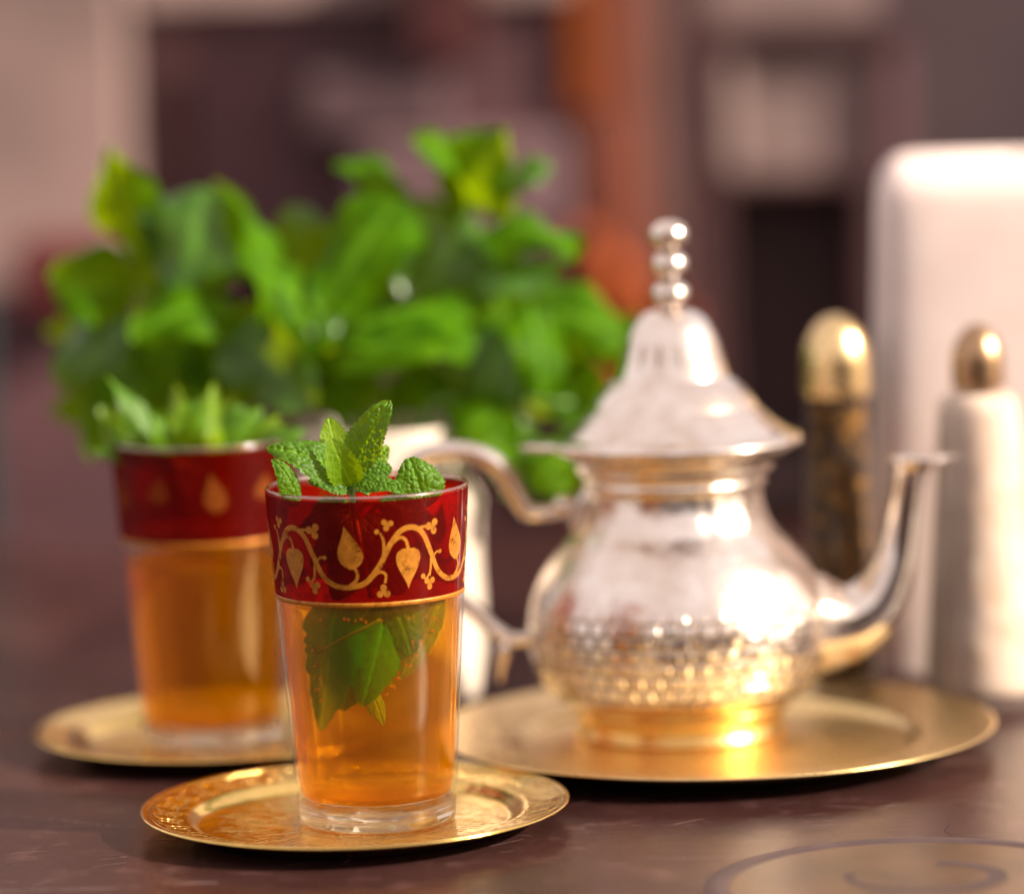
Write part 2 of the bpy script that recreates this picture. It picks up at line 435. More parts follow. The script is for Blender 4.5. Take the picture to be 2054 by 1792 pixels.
def table_mat():
    m = Mat("worn_lacquer"); x, y, z = m.co()
    big = m.noise(.10, 5, .65); mid = m.noise(.5, 6, .7); fine = m.noise(7, 6, .75)
    st = m.n("Mapping"); st.inputs['Scale'].default_value = (.35, 3.2, 1); st.inputs['Rotation'].default_value = (0, 0, .12); m.t.links.new(m.vec, st.inputs[0])
    scr = m.noise(1.6, 8, .75, st.outputs[0])
    c = m.mix(big.step(.3, .7), (.032, .0115, .0105), (.060, .025, .023))
    c = m.mix(mid.step(.52, .74)*.75, c, (.135, .068, .061))
    c = m.mix(scr.step(.62, .70)*.5, c, (.26, .19, .18))
    c = m.mix(fine.step(.60, .70)*.6, c, (.30, .23, .21))
    rough = mid*.12+scr.step(.5, .75)*.10+.03
    # a few long scratches of their own
    s1 = ((y*1.0-x*.06-m.noise(.25, 2)*1.2+7.0).abs()).step(.045, .0)*x.lt(-4)
    c = m.mix(s1*.7*m.noise(.8, 2).step(.3, .5), c, (.45, .36, .34))
    h = scr*.6+fine*.3+mid*.5
    b = m.bump(h, .5, .0003)
    return m.done(m.pbr(c, rough, 0, .24, normal=b))
TABLE = table_mat()
table = thing("cafe_table", "dark purplish brown glossy cafe table with scratches under all the tea things", "table", (0, 0, 0))
obj("table_top", *box(-95, 95, -45, 58, -4, 0, .6), TABLE, table, smooth=False)
obj("pedestal", *move(lathe([(0,-75),(28,-75),(28,-72),(7,-68),(5,-40),(5,-6),(16,-4.2)], 48), (0, 10, 0)), plain("iron", (.03,.03,.03), .5), table)
RC = (14.2, -9.3)
ring = obj("inlay_ring", *move(lathe([(4.95,.004),(5.05,.04),(5.28,.055),(5.5,.04),(5.6,.004)], 128), (RC[0], RC[1], 0)),
           plain("ring_lacquer", (.058,.031,.032), .5, .2, .8), table)
obj("inlay_disc", *move(lathe([(0,.012),(2,.012),(4.96,.012)], 128), (RC[0], RC[1], 0)), plain("amber_reflection_inlay", (.075,.035,.015), .30, .3, .35), table)  # inlaid disc; its amber tone carries the tray's reflection in the colour
# swirl inside the disc: an open crescent with a thick end
sw = []
for k in range(61):
    a = math.radians(-200+k*4.6); t = k/60
    sw.append((a, 1.75-.2*t, .22+.35*math.sin(math.pi*min(1, t*1.05))**2+.9*max(0, t-.7)))
V, Fc = [], []
for a, r, wd in sw:
    for q in (r-wd/2, r+wd/2): V.append((RC[0]+.2+q*1.15*math.cos(a), RC[1]+.9+q*math.sin(a), .02))
for k in range(60): Fc.append((2*k, 2*k+1, 2*k+3, 2*k+2))
obj("inlay_swirl", V, Fc, plain("swirl_lacquer", (.055,.028,.027), .55, .2, .8), table)

# scratches and one crack in the lacquer
def strip(pts, w):
    pts = spline(pts, 8*len(pts)); V, Fc = [], []
    for k, p in enumerate(pts):
        d = pts[min(k+1, len(pts)-1)]-pts[max(k-1, 0)]; d = d/np.hypot(*d); t = k/(len(pts)-1)
        ww = w*.5*(math.sin(math.pi*min(1, .06+t*.9))**.5)*(.6+.5*math.sin(k*2.3))
        V += [(p[0]-d[1]*ww, p[1]+d[0]*ww, .004), (p[0]+d[1]*ww, p[1]-d[0]*ww, .004)]
    return V, [(2*k, 2*k+1, 2*k+3, 2*k+2) for k in range(len(pts)-1)]
PALE = plain("scratched_lacquer", (.30,.21,.20), .5, .3, 3); DARK = plain("dark_crack", (.015,.008,.008), .8)  # pale tone for the scratches, dark tone for the crack
rc = random.Random(21)
scr = [strip([(-11.6,3.2),(-9.0,1.9),(-8.0,1.2),(-6.9,.75)], .06), strip([(9.8,-3.75),(10.6,-3.5),(11.4,-3.6)], .05), strip([(7.3,-5.2),(8.6,-5.4),(9.9,-5.2)], .04)]
for i in range(60):
    x, y = rc.uniform(-11, 17), rc.uniform(-12, 4)
    L = rc.uniform(.15, 1.3); a = rc.gauss(.15, .5)
    scr.append(strip([(x, y), (x+L*.5*math.cos(a), y+L*.5*math.sin(a)+rc.uniform(-.08, .08)), (x+L*math.cos(a), y+L*math.sin(a))], rc.uniform(.015, .04)))
obj("scratches", *join(*scr), PALE, table, kind='stuff')
obj("crack", *join(strip([(15.7,-2.0),(15.45,-2.9),(15.55,-3.5),(15.3,-4.3)], .05), strip([(15.5,-3.9),(16.1,-4.1),(16.8,-4.6)], .03)), DARK, table)

# ------------------------------------------------------------------ plates
def plate(name, label, cat, loc, R, well, mat, thick=.09, rise=.56, group=None):
    k = R-well
    prof = [(0,.20),(well*.5,.20),(well-.18,.20),(well-.05,.22),(well+.05,.30),(well+.22,.44),(well+.34,.49),(well+.45,.50),
            (well+k*.5,.52),(R-.12,.20+rise-.06),(R-.03,.20+rise-.045),(R,.20+rise-.075),(R-.02,.20+rise-.11),(R-.14,.20+rise-.13),
            (well+k*.5,.52-thick),(well+.42,.50-thick),(well+.2,.35-thick),(well+.0,.16),(well-.1,.09),(well-.3,.05),(0,.05)]
    prof = [(r, z-.045) for r, z in prof][::-1]
    o = obj(name, *lathe(prof, 160), mat, None, loc)
    o['label'] = label; o['category'] = cat
    if group: o['group'] = group
    return o
plate("small_plate", "small engraved gold plate in front under the sharp tea glass", "plate", (-.62, .05, 0), 5.97, 4.42, GOLD, group="small gold plates under the glasses")
plate("small_plate", "small gold plate at left rear under the blurred tea glass", "plate", (-5.05, 12.4, 0), 5.85, 4.35, GOLD, group="small gold plates under the glasses")
plate("serving_tray", "larger round brass tray under the silver teapot", "tray", (9.9, 9.6, 0), 8.4, 5.85, TRAYG, rise=.66)

# ------------------------------------------------------------------ tea glasses
Z0, ZT, RB, RT = .16, 9.40, 2.17, 2.80
def gr(z): return RB+(RT-RB)*(z-0)/(ZT)
def gold_pattern(sparse=False):
    """flat gold print on the red band: polygons in (angle, z) wrapped round the cone"""
    V, Fc = [], []
    def P(a, z, e=.012): r = gr(z)+e; V.append((r*math.cos(a), r*math.sin(a), z)); return len(V)-1
    R0 = 2.72
    def stroke(pts, w0, w1=None):
        pts = spline(pts, 10*len(pts)); n = len(pts)
        w1 = w0 if w1 is None else w1; ids = []
        for k in range(n):
            d = pts[min(k+1, n-1)]-pts[max(k-1, 0)]; d = d/np.hypot(*d); wd = (w0+(w1-w0)*k/(n-1))/2
            nx, nz = -d[1]*wd, d[0]*wd
            ids.append((P((pts[k][0]+nx)/R0, pts[k][1]+nz), P((pts[k][0]-nx)/R0, pts[k][1]-nz)))
        for a, b in zip(ids[:-1], ids[1:]): Fc.append((a[0], a[1], b[1], b[0]))
    def fill(x, z, prof, h, lean=0):
        rows = []
        for k, hw in enumerate(prof):
            t = k/(len(prof)-1); zz = z+h*t
            rows.append([P((x+lean*t*t+hw*(2*i/6-1))/R0, zz) for i in range(7)])
        for A, B in zip(rows[:-1], rows[1:]):
            for i in range(6): Fc.append((A[i], A[i+1], B[i+1], B[i]))
    def disc(x, z, r):
        c = P(x/R0, z, .0125); e = [P((x+r*math.cos(q))/R0, z+r*math.sin(q), .0125) for q in np.linspace(0, 2*math.pi, 15)[:-1]]
        for i in range(14): Fc.append((c, e[i], e[(i+1) % 14]))
    def trefoil(x, z, r, a=0):
        for q in range(3): disc(x+r*math.cos(a+q*2.094), z+r*math.sin(a+q*2.094), r*.82)
        disc(x, z, r*.6)
    PER = 2*math.pi*R0/5
    bud = [.05,.19,.275,.32,.345,.35,.34,.32,.29,.25,.205,.16,.115,.075,.04,.008]
    for k in range(5):
        x = k*PER-10*math.pi/180*R0-math.pi/2*R0        # a trough of the vine
        fill(x+.08, 7.42, bud, 1.18, -.16)
        if sparse: fill(x+1.68, 7.7, bud, .8, .1); continue
        # main vine, trough -> crest -> trough
        vine = [(x-.05, 6.92), (x+.45, 7.05), (x+.85, 7.50), (x+1.15, 8.05), (x+1.45, 8.42), (x+1.80, 8.50), (x+2.12, 8.30), (x+2.40, 7.75), (x+2.65, 7.25), (x+3.0, 6.98), (x+PER-.05, 6.92)]
        stroke(vine, .15, .15)
        stroke([(x+.02, 6.97), (x+.20, 7.12), (x+.24, 7.30), (x+.16, 7.48)], .10, .08)
        # heart leaf hanging under the crest
        heart = [.008,.03,.06,.10,.14,.185,.225,.265,.30,.33,.35,.36,.36,.345,.30,.17]
        fill(x+1.68, 6.83, heart, 1.10, .0)
        stroke([(x+1.20, 8.10), (x+1.42, 8.24), (x+1.60, 8.16), (x+1.68, 7.90)], .10, .09)
        # trefoil hanging below the rising vine
        stroke([(x+.62, 7.18), (x+.85, 7.33), (x+1.02, 7.25), (x+1.00, 7.02)], .09, .07); trefoil(x+.95, 6.78, .115, 1.57)
        # sprig above the rising vine
        stroke([(x+.98, 7.75), (x+.98, 8.15), (x+.90, 8.40)], .10, .06); trefoil(x+1.08, 8.62, .10, .3); disc(x+.80, 8.44, .07)
        # flower beside the crest
        stroke([(x+1.95, 8.45), (x+2.2, 8.48), (x+2.34, 8.42)], .09, .07); trefoil(x+2.44, 8.46, .13, .9)
        # sprig below the falling vine
        stroke([(x+2.42, 7.72), (x+2.40, 7.35), (x+2.36, 7.1)], .09, .07); trefoil(x+2.37, 6.92, .11, -1.57); disc(x+2.14, 7.12, .075); stroke([(x+2.38,7.2),(x+2.25,7.05),(x+2.14,7.1)], .06, .05)
        stroke([(x+2.46, 7.62), (x+2.62, 7.74), (x+2.70, 7.72)], .07, .05); disc(x+2.74, 7.74, .06)
    return V, Fc
def tea_glass(label, loc, rot, sparse=False):
    t = thing("tea_glass", label, "glass", loc, "red and gold banded tea glasses")
    t.rotation_euler[2] = rot
    # outer wall, rolled lip, inner wall
    zi = .70
    wall = [(gr(.0)-.10,.0),(gr(.0)-.02,.03),(gr(.08),.09)]+[(gr(z), z) for z in np.linspace(.2, ZT-.10, 24)]
    lip = [(gr(ZT)-.05+.05*math.cos(a), ZT-.06+.06*math.sin(a)) for a in np.linspace(0, math.pi, 7)]
    inner = [(gr(z)-.10, z) for z in np.linspace(ZT-.10, zi+.25, 14)]+[(gr(zi)-.15, zi+.09),(gr(zi)-.35, zi+.02),(0, zi)]
    obj("glass_wall", *lathe(wall+lip, 128), GLASS, t)
    obj("inner_wall", *lathe(lip[-1:]+inner, 128), GLASSI, t)
    obj("glass_base", *lathe([(0,.04),(1.5,.03),(gr(0)-.16,.015),(gr(.1)-.02,.12),(gr(.4)-.02,.4),(gr(.6)-.02,.58),(gr(.6)-.2,.66),(0,.64)], 96), SLUG, t)
    zs = np.linspace(6.46, ZT-.13, 10)
    band = obj("red_band", *lathe([(gr(z)+.006, z) for z in zs], 128), RED, t)
    g = obj("gold_pattern", *gold_pattern(sparse), FAINT if sparse else GPAINT, band)
    obj("gold_line", *lathe([(gr(6.37)+.004,6.365),(gr(6.38)+.02,6.38),(gr(6.43)+.024,6.43),(gr(6.48)+.02,6.48),(gr(6.5)+.004,6.495)], 128), GPAINT, t)
    rim = [(gr(ZT)-.05+.06*math.cos(a), ZT-.06+.07*math.sin(a)) for a in np.linspace(-.3, math.pi+.1, 8)]
    obj("rim_highlight", *lathe(rim, 128), RIM, t)  # thin ring carrying the lip's painted highlight
    return t, g
def faint():
    m = Mat("faded_gold_paint"); m.co(); t = m.n("BsdfTransparent"); t.inputs[0].default_value = (.8, .3, .1, 1)
    return m.done(m.mixs(.28, t.outputs[0], m.pbr((.45, .12, .01), .5)))
FAINT = faint()
def rim_mat():
    m = Mat("rim_highlight_tint"); m.co(); n = m.noise(1.6, 4, .7)  # rim colour imitates the pinkish highlight on the glass lip
    p = m.pbr((.75, .42, .25), .2, .8)
    t = m.n("BsdfTransparent"); t.inputs[0].default_value = (.9, .6, .55, 1)
    g = m.n("BsdfGlossy"); g.inputs['Roughness'].default_value = .05
    s = m.mixs(.25, t.outputs[0], g.outputs[0])
    return m.done(m.mixs(n.step(.45, .75)*.45+.03, s, p))
RIM = rim_mat()
FG = (0, 0, Z0); BG = (-5.38, 12.3, Z0)
tea_glass("sharp front tea glass with red band of gold vine and mint sprig on top", FG, 0.0)
tea_glass("blurred rear left tea glass with red band, filled lower with tea", BG, 0.35, True)
def tea(label, loc, level):
    zb = .72
    prof = [(0, zb+.02),(gr(zb)-.38, zb+.03),(gr(zb)-.17, zb+.10),(gr(zb)-.12, zb+.26)]+[(gr(z)-.108, z) for z in np.linspace(1.2, level, 16)]+[(gr(level)-.2, level-.06),(gr(level)-.4, level-.09),(0, level-.09)]
    o = obj("mint_tea", *lathe(prof, 96), TEA, None, loc); o['label'] = label; o['category'] = "tea"; o['group'] = "amber tea in the glasses"
tea("amber mint tea with dark leaves steeping in the front glass", FG, 6.40)
tea("clear amber mint tea without leaves in the rear left glass", BG, 5.72)

# ------------------------------------------------------------------ front sprig
def clamp_in(o, cx, cy_, parent_loc, marg=.24):
    for v in o.data.vertices:
        p = v.co/S+Vector(parent_loc)-Vector((cx, cy_, Z0)); r = math.hypot(p.x, p.y); lim = gr(p.z)-marg
        if p.z < ZT+.1 and r > lim:
            k = lim/r; v.co = (Vector((p.x*k, p.y*k, p.z))+Vector((cx, cy_, Z0))-Vector(parent_loc))*S
so = (-.37, -.75, 9.3)
sp = thing("mint_sprig", "crinkled bright green mint sprig standing out of the front tea glass", "mint", so)
det = dict(nu=56, nv=84, full=.62, teeth=15, tooth=.15, crinkle=.058, cell=.135)
def FL(B, T, W, hint, mat=LEAF, clamp=False, **kw):
    a = dict(det); a.update(kw)
    o = put_leaf("leaf", B, T, hint, W, mat, sp, so, **a)
    if clamp: clamp_in(o, 0, 0, so)
    return o
FL((-.39,-.60,9.69), (-2.66,-1.0,10.74), 1.18, (.15,-.75,.75), seed=1, bend=.9, cup=.35, wave=.5)
FL((-.33,-.20,10.0), (.75,-.30,11.88), 1.12, (-.35,-.9,.35), seed=2, bend=.35, cup=-.25, wave=.4)
FL((-.72,.20,10.1), (-1.0,.5,11.37), .86, (.1,-1,.25), LEAFY, seed=3, bend=-.3, cup=-.3, crinkle=.012)
FL((-.36,-.85,9.62), (-.88,-1.15,11.0), .86, (-.2,-.9,.5), LEAFY, seed=4, bend=.9, cup=-.55, crinkle=.010, fold=.0)
FL((-.29,-.80,9.71), (1.13,-1.35,9.42), .74, (.1,-.6,.9), seed=5, bend=.7, cup=.3, wave=.5)
FL((-.21,.0,9.75), (.22,.2,10.85), .74, (.6,-.8,.3), seed=6, bend=.3, cup=-.3)
FL((-.21,.1,9.74), (.72,.25,9.95), .86, (.1,-.8,.6), seed=7, bend=.5, cup=.3)
FL((-.25,.3,9.6), (.62,.7,10.5), .7, (.3,-.8,.4), LEAFY, seed=17, bend=.4, cup=.2)
FL((-.39,-.70,9.55), (-1.55,-1.1,9.74), .74, (-.1,-.6,.8), seed=8, bend=.6, cup=.35)
FL((1.60,-.4,8.9), (1.20,-.25,10.27), 1.30, (.1,-.95,.4), seed=9, bend=1.0, cup=.55, cell=.16)
FL((-1.85,-1.25,9.2), (-2.50,-1.62,10.5), .70, (.65,-.75,.25), seed=10, bend=1.1, cup=.9)
for i, (B, T, W, n) in enumerate([((-.3,-.5,8.9),(-1.5,-.6,7.4),1.0,(-.4,-1,.3)),((-.1,-.4,8.7),(1.0,-.2,7.2),1.0,(.4,-1,.3)),((-.2,-.7,8.0),(-.9,-.9,6.5),1.2,(0,-1,.2)),((0,-.7,7.9),(.9,-1.0,6.6),1.2,(.2,-1,.2)),((.3,.4,9.0),(1.9,.5,8.3),1.0,(.2,-.7,.7)),((-.5,.5,9.0),(-1.9,.6,8.2),1.0,(-.2,-.7,.7))]):
    FL(B, T, W, n, clamp=True, seed=30+i, bend=.7, cup=.5, nu=40, nv=56, wave=.8)
st = spline([(.10,-1.5,6.6),(-.15,-1.15,7.8),(-.36,-.80,9.2),(-.36,-.55,9.9),(-.45,-.4,10.4)], 24)
obj("stem", *tube([tuple(np.array(p)-np.array(so)) for p in st], [.085]*16+[.07]*9, 10), STEM, sp)
for a, b in (((-.36,-.7,9.45), (.05,-.3,9.3)), ((-.36,-.7,9.5), (-.7,-.9,9.75))):
    obj("stem", *tube([tuple(np.array(p)-np.array(so)) for p in spline([a, tuple((np.array(a)+np.array(b))/2+np.array((0,0,.06))), b], 6)], [.05]*7, 8), STEM, sp)
# leaves steeping below the surface, hugging the front wall
to = (-.3, -1.4, 5.0)
ts = thing("steeped_mint", "dark mint leaves steeping in the tea of the front glass", "mint", to)
def TL(B, T, W, hint, mat=LEAFT, **kw):
    a = dict(nu=34, nv=44, teeth=9, tooth=.26, crinkle=.03, cell=.2); a.update(kw)
    o = put_leaf("leaf", B, T, hint, W, mat, ts, to, **a); clamp_in(o, 0, 0, to)
    for v in o.data.vertices:
        if v.co.z > (6.30+Z0-to[2])*S: v.co.z = (6.30+Z0-to[2])*S+(v.co.z-(6.30+Z0-to[2])*S)*.02
TL((-.75,-2.0,6.9), (-1.42,-1.55,3.0), 1.75, (-.35,-1,.1), seed=21, bend=.5, cup=.5)
TL((.30,-1.75,6.9), (-.95,-1.75,4.55), 1.6, (.1,-1,.2), LEAFD, seed=26, bend=.6, cup=.5, twist=.3)
TL((.50,-1.85,6.4), (-.25,-1.85,3.70), 1.55, (.15,-1,.05), seed=22, bend=.5, cup=.6)
TL((-.35,-1.6,5.6), (-.75,-1.65,3.55), 1.25, (-.1,-1,.05), LEAFD, seed=27, bend=.5, cup=.4)
TL((.55,-1.7,7.0), (1.15,-1.75,4.95), 1.25, (.3,-1,0), LEAFD, seed=23, bend=.5, cup=.5)
TL((2.0,-1.1,6.6), (.80,-1.75,4.40), .8, (.5,-.8,.2), LEAFY, seed=24, bend=.6, cup=.9)
TL((-.02,-1.75,4.15), (.30,-1.80,3.15), .5, (.4,-.9,.1), LEAFY, seed=25, bend=.4, cup=.9)
st = spline([(.35,-2.33,6.15),(-.5,-2.27,5.75),(-1.42,-1.80,5.2)], 14)
obj("stem", *tube([tuple(np.array(p)-np.array(to)) for p in st], [.045]*15, 8), STEM, ts)

bb = []; rb_ = random.Random(5)
def ball(c, r): return move(lathe([(0,-r),(r*.7,-r*.7),(r,0),(r*.7,r*.7),(0,r)], 10), c)
for i in range(70):
    if i < 34: t = rb_.random(); x = 1.75-1.25*t+rb_.uniform(-.12, .2); z = 6.2-1.9*t+rb_.uniform(-.25, .1)
    elif i < 56: t = rb_.random(); x = -1.75+.5*t+rb_.uniform(-.12, .1); z = 6.1-2.6*t+rb_.uniform(-.1, .1)
    else: x = rb_.uniform(-1.6, 1.7); z = 6.12+rb_.uniform(-.03, .06)
    r = rb_.choice((.025,.03,.04,.055)); q = gr(z-Z0)-.15-r
    if abs(x) < q: bb.append(ball((x-to[0], -math.sqrt(q*q-x*x)-to[1], z-to[2]), r))
def bub():
    m = Mat("air_bubble"); t = m.n("BsdfTransparent"); t.inputs[0].default_value = (1, .85, .35, 1); g = m.n("BsdfGlossy"); g.inputs['Roughness'].default_value = .05
    g.inputs['Color'].default_value = (1, .8, .3, 1)
    return m.done(m.mixs(m.schlick(.25, 1.6), t.outputs[0], g.outputs[0]))
obj("bubbles", *join(*bb), bub(), ts, kind='stuff')

# ------------------------------------------------------------------ rear sprig in the back glass
bo = (-5.4, 12.3, 8.8)
bs = thing("mint_sprig", "blurred tuft of mint leaves sticking out of the rear left glass", "mint", bo)
for i, (B, T, W, n) in enumerate(BACKSPRIG):
    B = (-5.4+(B[0]+5.4)*.72, B[1], B[2]-.35)
    put_leaf("leaf", B, T, n, W, LEAFY if i % 3 else LEAF, bs, bo, nu=14, nv=20, teeth=8, tooth=.16, crinkle=.02, cell=.17, seed=40+i, bend=.3+.25*(i % 4), cup=(.5, -.3, .3)[i % 3], wave=.9, twist=.5*(i % 3-1))
    s2 = spline([(-5.4+(B[0]+5.4)*.5, 12.3+(B[1]-12.3)*.6, 7.2), B], 6)
    obj("stem", *tube([tuple(np.array(p)-np.array(bo)) for p in s2], [.05]*7, 8), STEM, bs)

rr = random.Random(11)
for i in range(26):
    u = rr.uniform(-1, 1); x = -5.4+u*2.1; y = 12.3+rr.uniform(-1.5, 1.5); z = 8.9+rr.uniform(0, 1.0)*(1-.5*abs(u))
    d = Vector((u*.9+rr.uniform(-.6, .6), rr.uniform(-.7, .4), rr.uniform(-.1, .9))).normalized()*rr.uniform(.8, 1.5)
    put_leaf("leaf", (x, y, z), tuple(Vector((x, y, z))+d), (rr.uniform(-.7, .7), -.8, rr.uniform(0, .9)), rr.uniform(.55, .95), LEAFY if i % 2 else LEAF, bs, bo,
             nu=14, nv=18, teeth=8, tooth=.14, crinkle=.02, cell=.16, seed=60+i, bend=rr.uniform(.3, 1.2), cup=rr.choice((.4, -.3, .6)), wave=.8)

# ------------------------------------------------------------------ teapot
PO = (8.95, 11.76, .16)
FOOTG = metal_gold("foot_tray_reflection", (.80, .50, .17), .24, "cap")  # tray's golden reflection put into the foot's base colour
pot = thing("teapot", "embossed silver teapot with tall domed lid standing on the brass tray", "teapot", PO)
Zp = PO[2]
body = spline([(2.9,1.06),(3.3,1.14),(3.62,1.28),(4.12,1.72),(4.48,2.5),(4.58,3.3),(4.48,4.2),(4.10,5.15),(3.50,5.95),(2.98,6.5),(2.70,7.1),(2.62,7.65)], 70)
body = [(float(r), float(z)-Zp) for r, z in body]
neck = [(2.74,7.75),(2.80,7.86),(2.74,7.97),(2.72,8.05),(2.95,8.2),(3.02,8.32),(2.95,8.42),(3.2,8.6),(3.55,8.85),(3.70,8.95),(3.68,8.98),(3.3,8.99),(2.6,8.9)]
obj("pot_body", *lathe(body+[(r, z-Zp) for r, z in neck], 128), SILVERB, pot)
obj("foot_ring", *lathe([(0,.0),(3.10,.0),(3.20,.05),(3.20,.15),(3.10,.21),(3.11,.45),(3.15,.70),(3.26,.78),(3.34,.87),(3.28,.96),(2.9,1.0)], 128), FOOTG, pot)
lid = spline([(3.84,9.24),(3.46,9.40),(3.0,9.74),(2.66,10.06)], 14)+spline([(2.60,10.09),(2.44,10.36),(2.18,10.68),(1.84,10.97)], 12)+spline([(1.74,11.0),(1.61,11.4),(1.52,11.8),(1.36,12.3),(1.12,12.72),(.72,13.02),(.34,13.1)], 24)
lid = [(3.6,9.0),(3.84,9.0),(3.9,9.06),(3.9,9.16)]+[(float(r), float(z)) for r, z in lid]+[(0,13.1)]
lidm = silver("lid_silver")
ld = obj("lid", *lathe([(r, z-Zp) for r, z in lid], 128), SILVERL if False else lidm, pot)
for z, r, hz_ in ((13.56,.58,.40),(14.45,.54,.41),(15.34,.57,.44)):
    p = [(.24,z-hz_-.10-Zp)]+[(max(.22, r*math.cos(a)), z+hz_*math.sin(a)-Zp) for a in np.linspace(-1.2, 1.25, 16)]
    p += [(.2, z+hz_+.05-Zp)] if z < 15 else [(0, z+hz_-Zp)]
    obj("finial_ball", *lathe(p, 40), SILVER, ld)
# slits stamped into the bell of the lid
V, Fc = [], []
for k in range(16):
    a = 2*math.pi*k/16+.1; z0_, z1_ = 11.45, 12.15
    for q in range(7):
        t = q/6; z = z0_+(z1_-z0_)*t; r = np.interp(z, [l[1] for l in lid[30:-1]], [l[0] for l in lid[30:-1]])+.012
        wd = .075*math.sin(math.pi*(.12+.76*t))
        for sgn in (-1, 1): V.append((r*math.cos(a+sgn*wd/r), r*math.sin(a+sgn*wd/r), z-Zp))
    o_ = len(V)-14
    for q in range(6): Fc.append((o_+2*q, o_+2*q+1, o_+2*q+3, o_+2*q+2))
obj("lid_slits", V, Fc, plain("tarnish", (.42,.34,.28), .35, metal=.9), ld)
# hinge lug
obj("hinge", *move(lathe([(0,8.98-Zp),(1.5,8.98-Zp),(1.62,9.04-Zp),(1.62,9.17-Zp),(1.5,9.22-Zp),(0,9.24-Zp)], 48), (-3.05, 0, 0)), SILVER, pot)
rel = lambda pts: [(p[0]-PO[0], 0, p[1]-Zp) for p in pts]
# spout
sp_c = [(12.0,3.35,1.75),(12.9,3.40,1.66),(13.7,3.38,1.36),(14.4,3.55,1.12),(15.05,4.05,.92),(15.5,4.9,.74),(15.75,5.8,.60),(15.93,6.8,.52),(16.05,7.5,.50),(16.12,7.95,.53)]
q = spline(sp_c, 60)
V, Fc = tube([(p[0]-PO[0], 0, p[1]-Zp) for p in q], [p[2] for p in q], 40, 1.0, lobes=lambda a: .05*abs(math.sin(4*a))-.02, caps=False)
o_ = len(V)
# flared mouth cut level, with the beak drawn out to the right
for z, r, bk, cxm in ((8.12,.60,.10,16.14),(8.26,.72,.40,16.16),(8.34,.78,.75,16.18),(8.36,.74,.72,16.18),(8.30,.64,.55,16.18),(8.0,.42,.05,16.14),(7.2,.38,.0,16.0)):
    for i in range(40):
        a = 2*math.pi*i/40; x = r*math.cos(a); y = -r*math.sin(a)
        if x > 0: x += bk*max(0, math.cos(a))**3
        V.append((cxm+x-PO[0], -y if False else y, z-Zp+(.05 if x > 1 else 0)))
def nearest_shift():
    A = V[o_-40]; best = min(range(40), key=lambda i: (Vector(V[o_+i])-Vector(A)).length); return best
sh = nearest_shift()
d1 = (Vector(V[o_+(sh+1) % 40])-Vector(V[o_-39])).length; d2 = (Vector(V[o_+(sh-1) % 40])-Vector(V[o_-39])).length
sg = 1 if d1 < d2 else -1
idx = lambda k, i: o_+k*40+(sh+sg*i) % 40
for i in range(40):
    j = (i+1) % 40
    Fc.append((o_-40+i, o_-40+j, idx(0, j), idx(0, i)))
    for k in range(6): Fc.append((idx(k, i), idx(k, j), idx(k+1, j), idx(k+1, i)))
obj("spout", V, Fc, SILVER, pot)
# handle: bent strap with a curl, ball and tail
hp = [(5.75,7.15),(5.1,7.0),(4.45,7.05),(4.05,7.7),(3.62,8.45),(2.85,8.88),(1.8,8.95),(1.0,8.6),(.55,7.6),(.62,6.4),(1.15,5.3),(2.0,4.6),(2.7,4.1),(3.32,3.45),(3.95,3.14),(4.6,3.2)]
q = spline([(x, 0, z) for x, z in hp], 110)
n_ = len(q)
obj("handle", *tube(rel([(p[0], p[2]) for p in q]), [.21+.12*math.sin(math.pi*min(1, k/n_*1.1))**1 for k in range(n_)], 18, 1.15), SILVER, pot)
obj("handle_ball", *move(lathe([(.33*math.cos(a)+1e-9 if abs(abs(a)-math.pi/2) > .01 else 0, .33*math.sin(a)) for a in np.linspace(-math.pi/2, math.pi/2, 14)], 28), (5.55-PO[0], -.1, 7.22-Zp)), SILVER, pot)
obj("handle_tail", *tube(rel([(3.75,3.15),(3.6,2.7),(3.5,2.2),(3.47,1.8)]), [.24,.2,.13,.05], 12), SILVER, pot)
obj("neck_collar", *tube(rel([(6.25,6.0),(5.9,6.6),(6.15,7.3),(6.4,7.9)]), [.16,.2,.2,.14], 12), SILVER, pot)

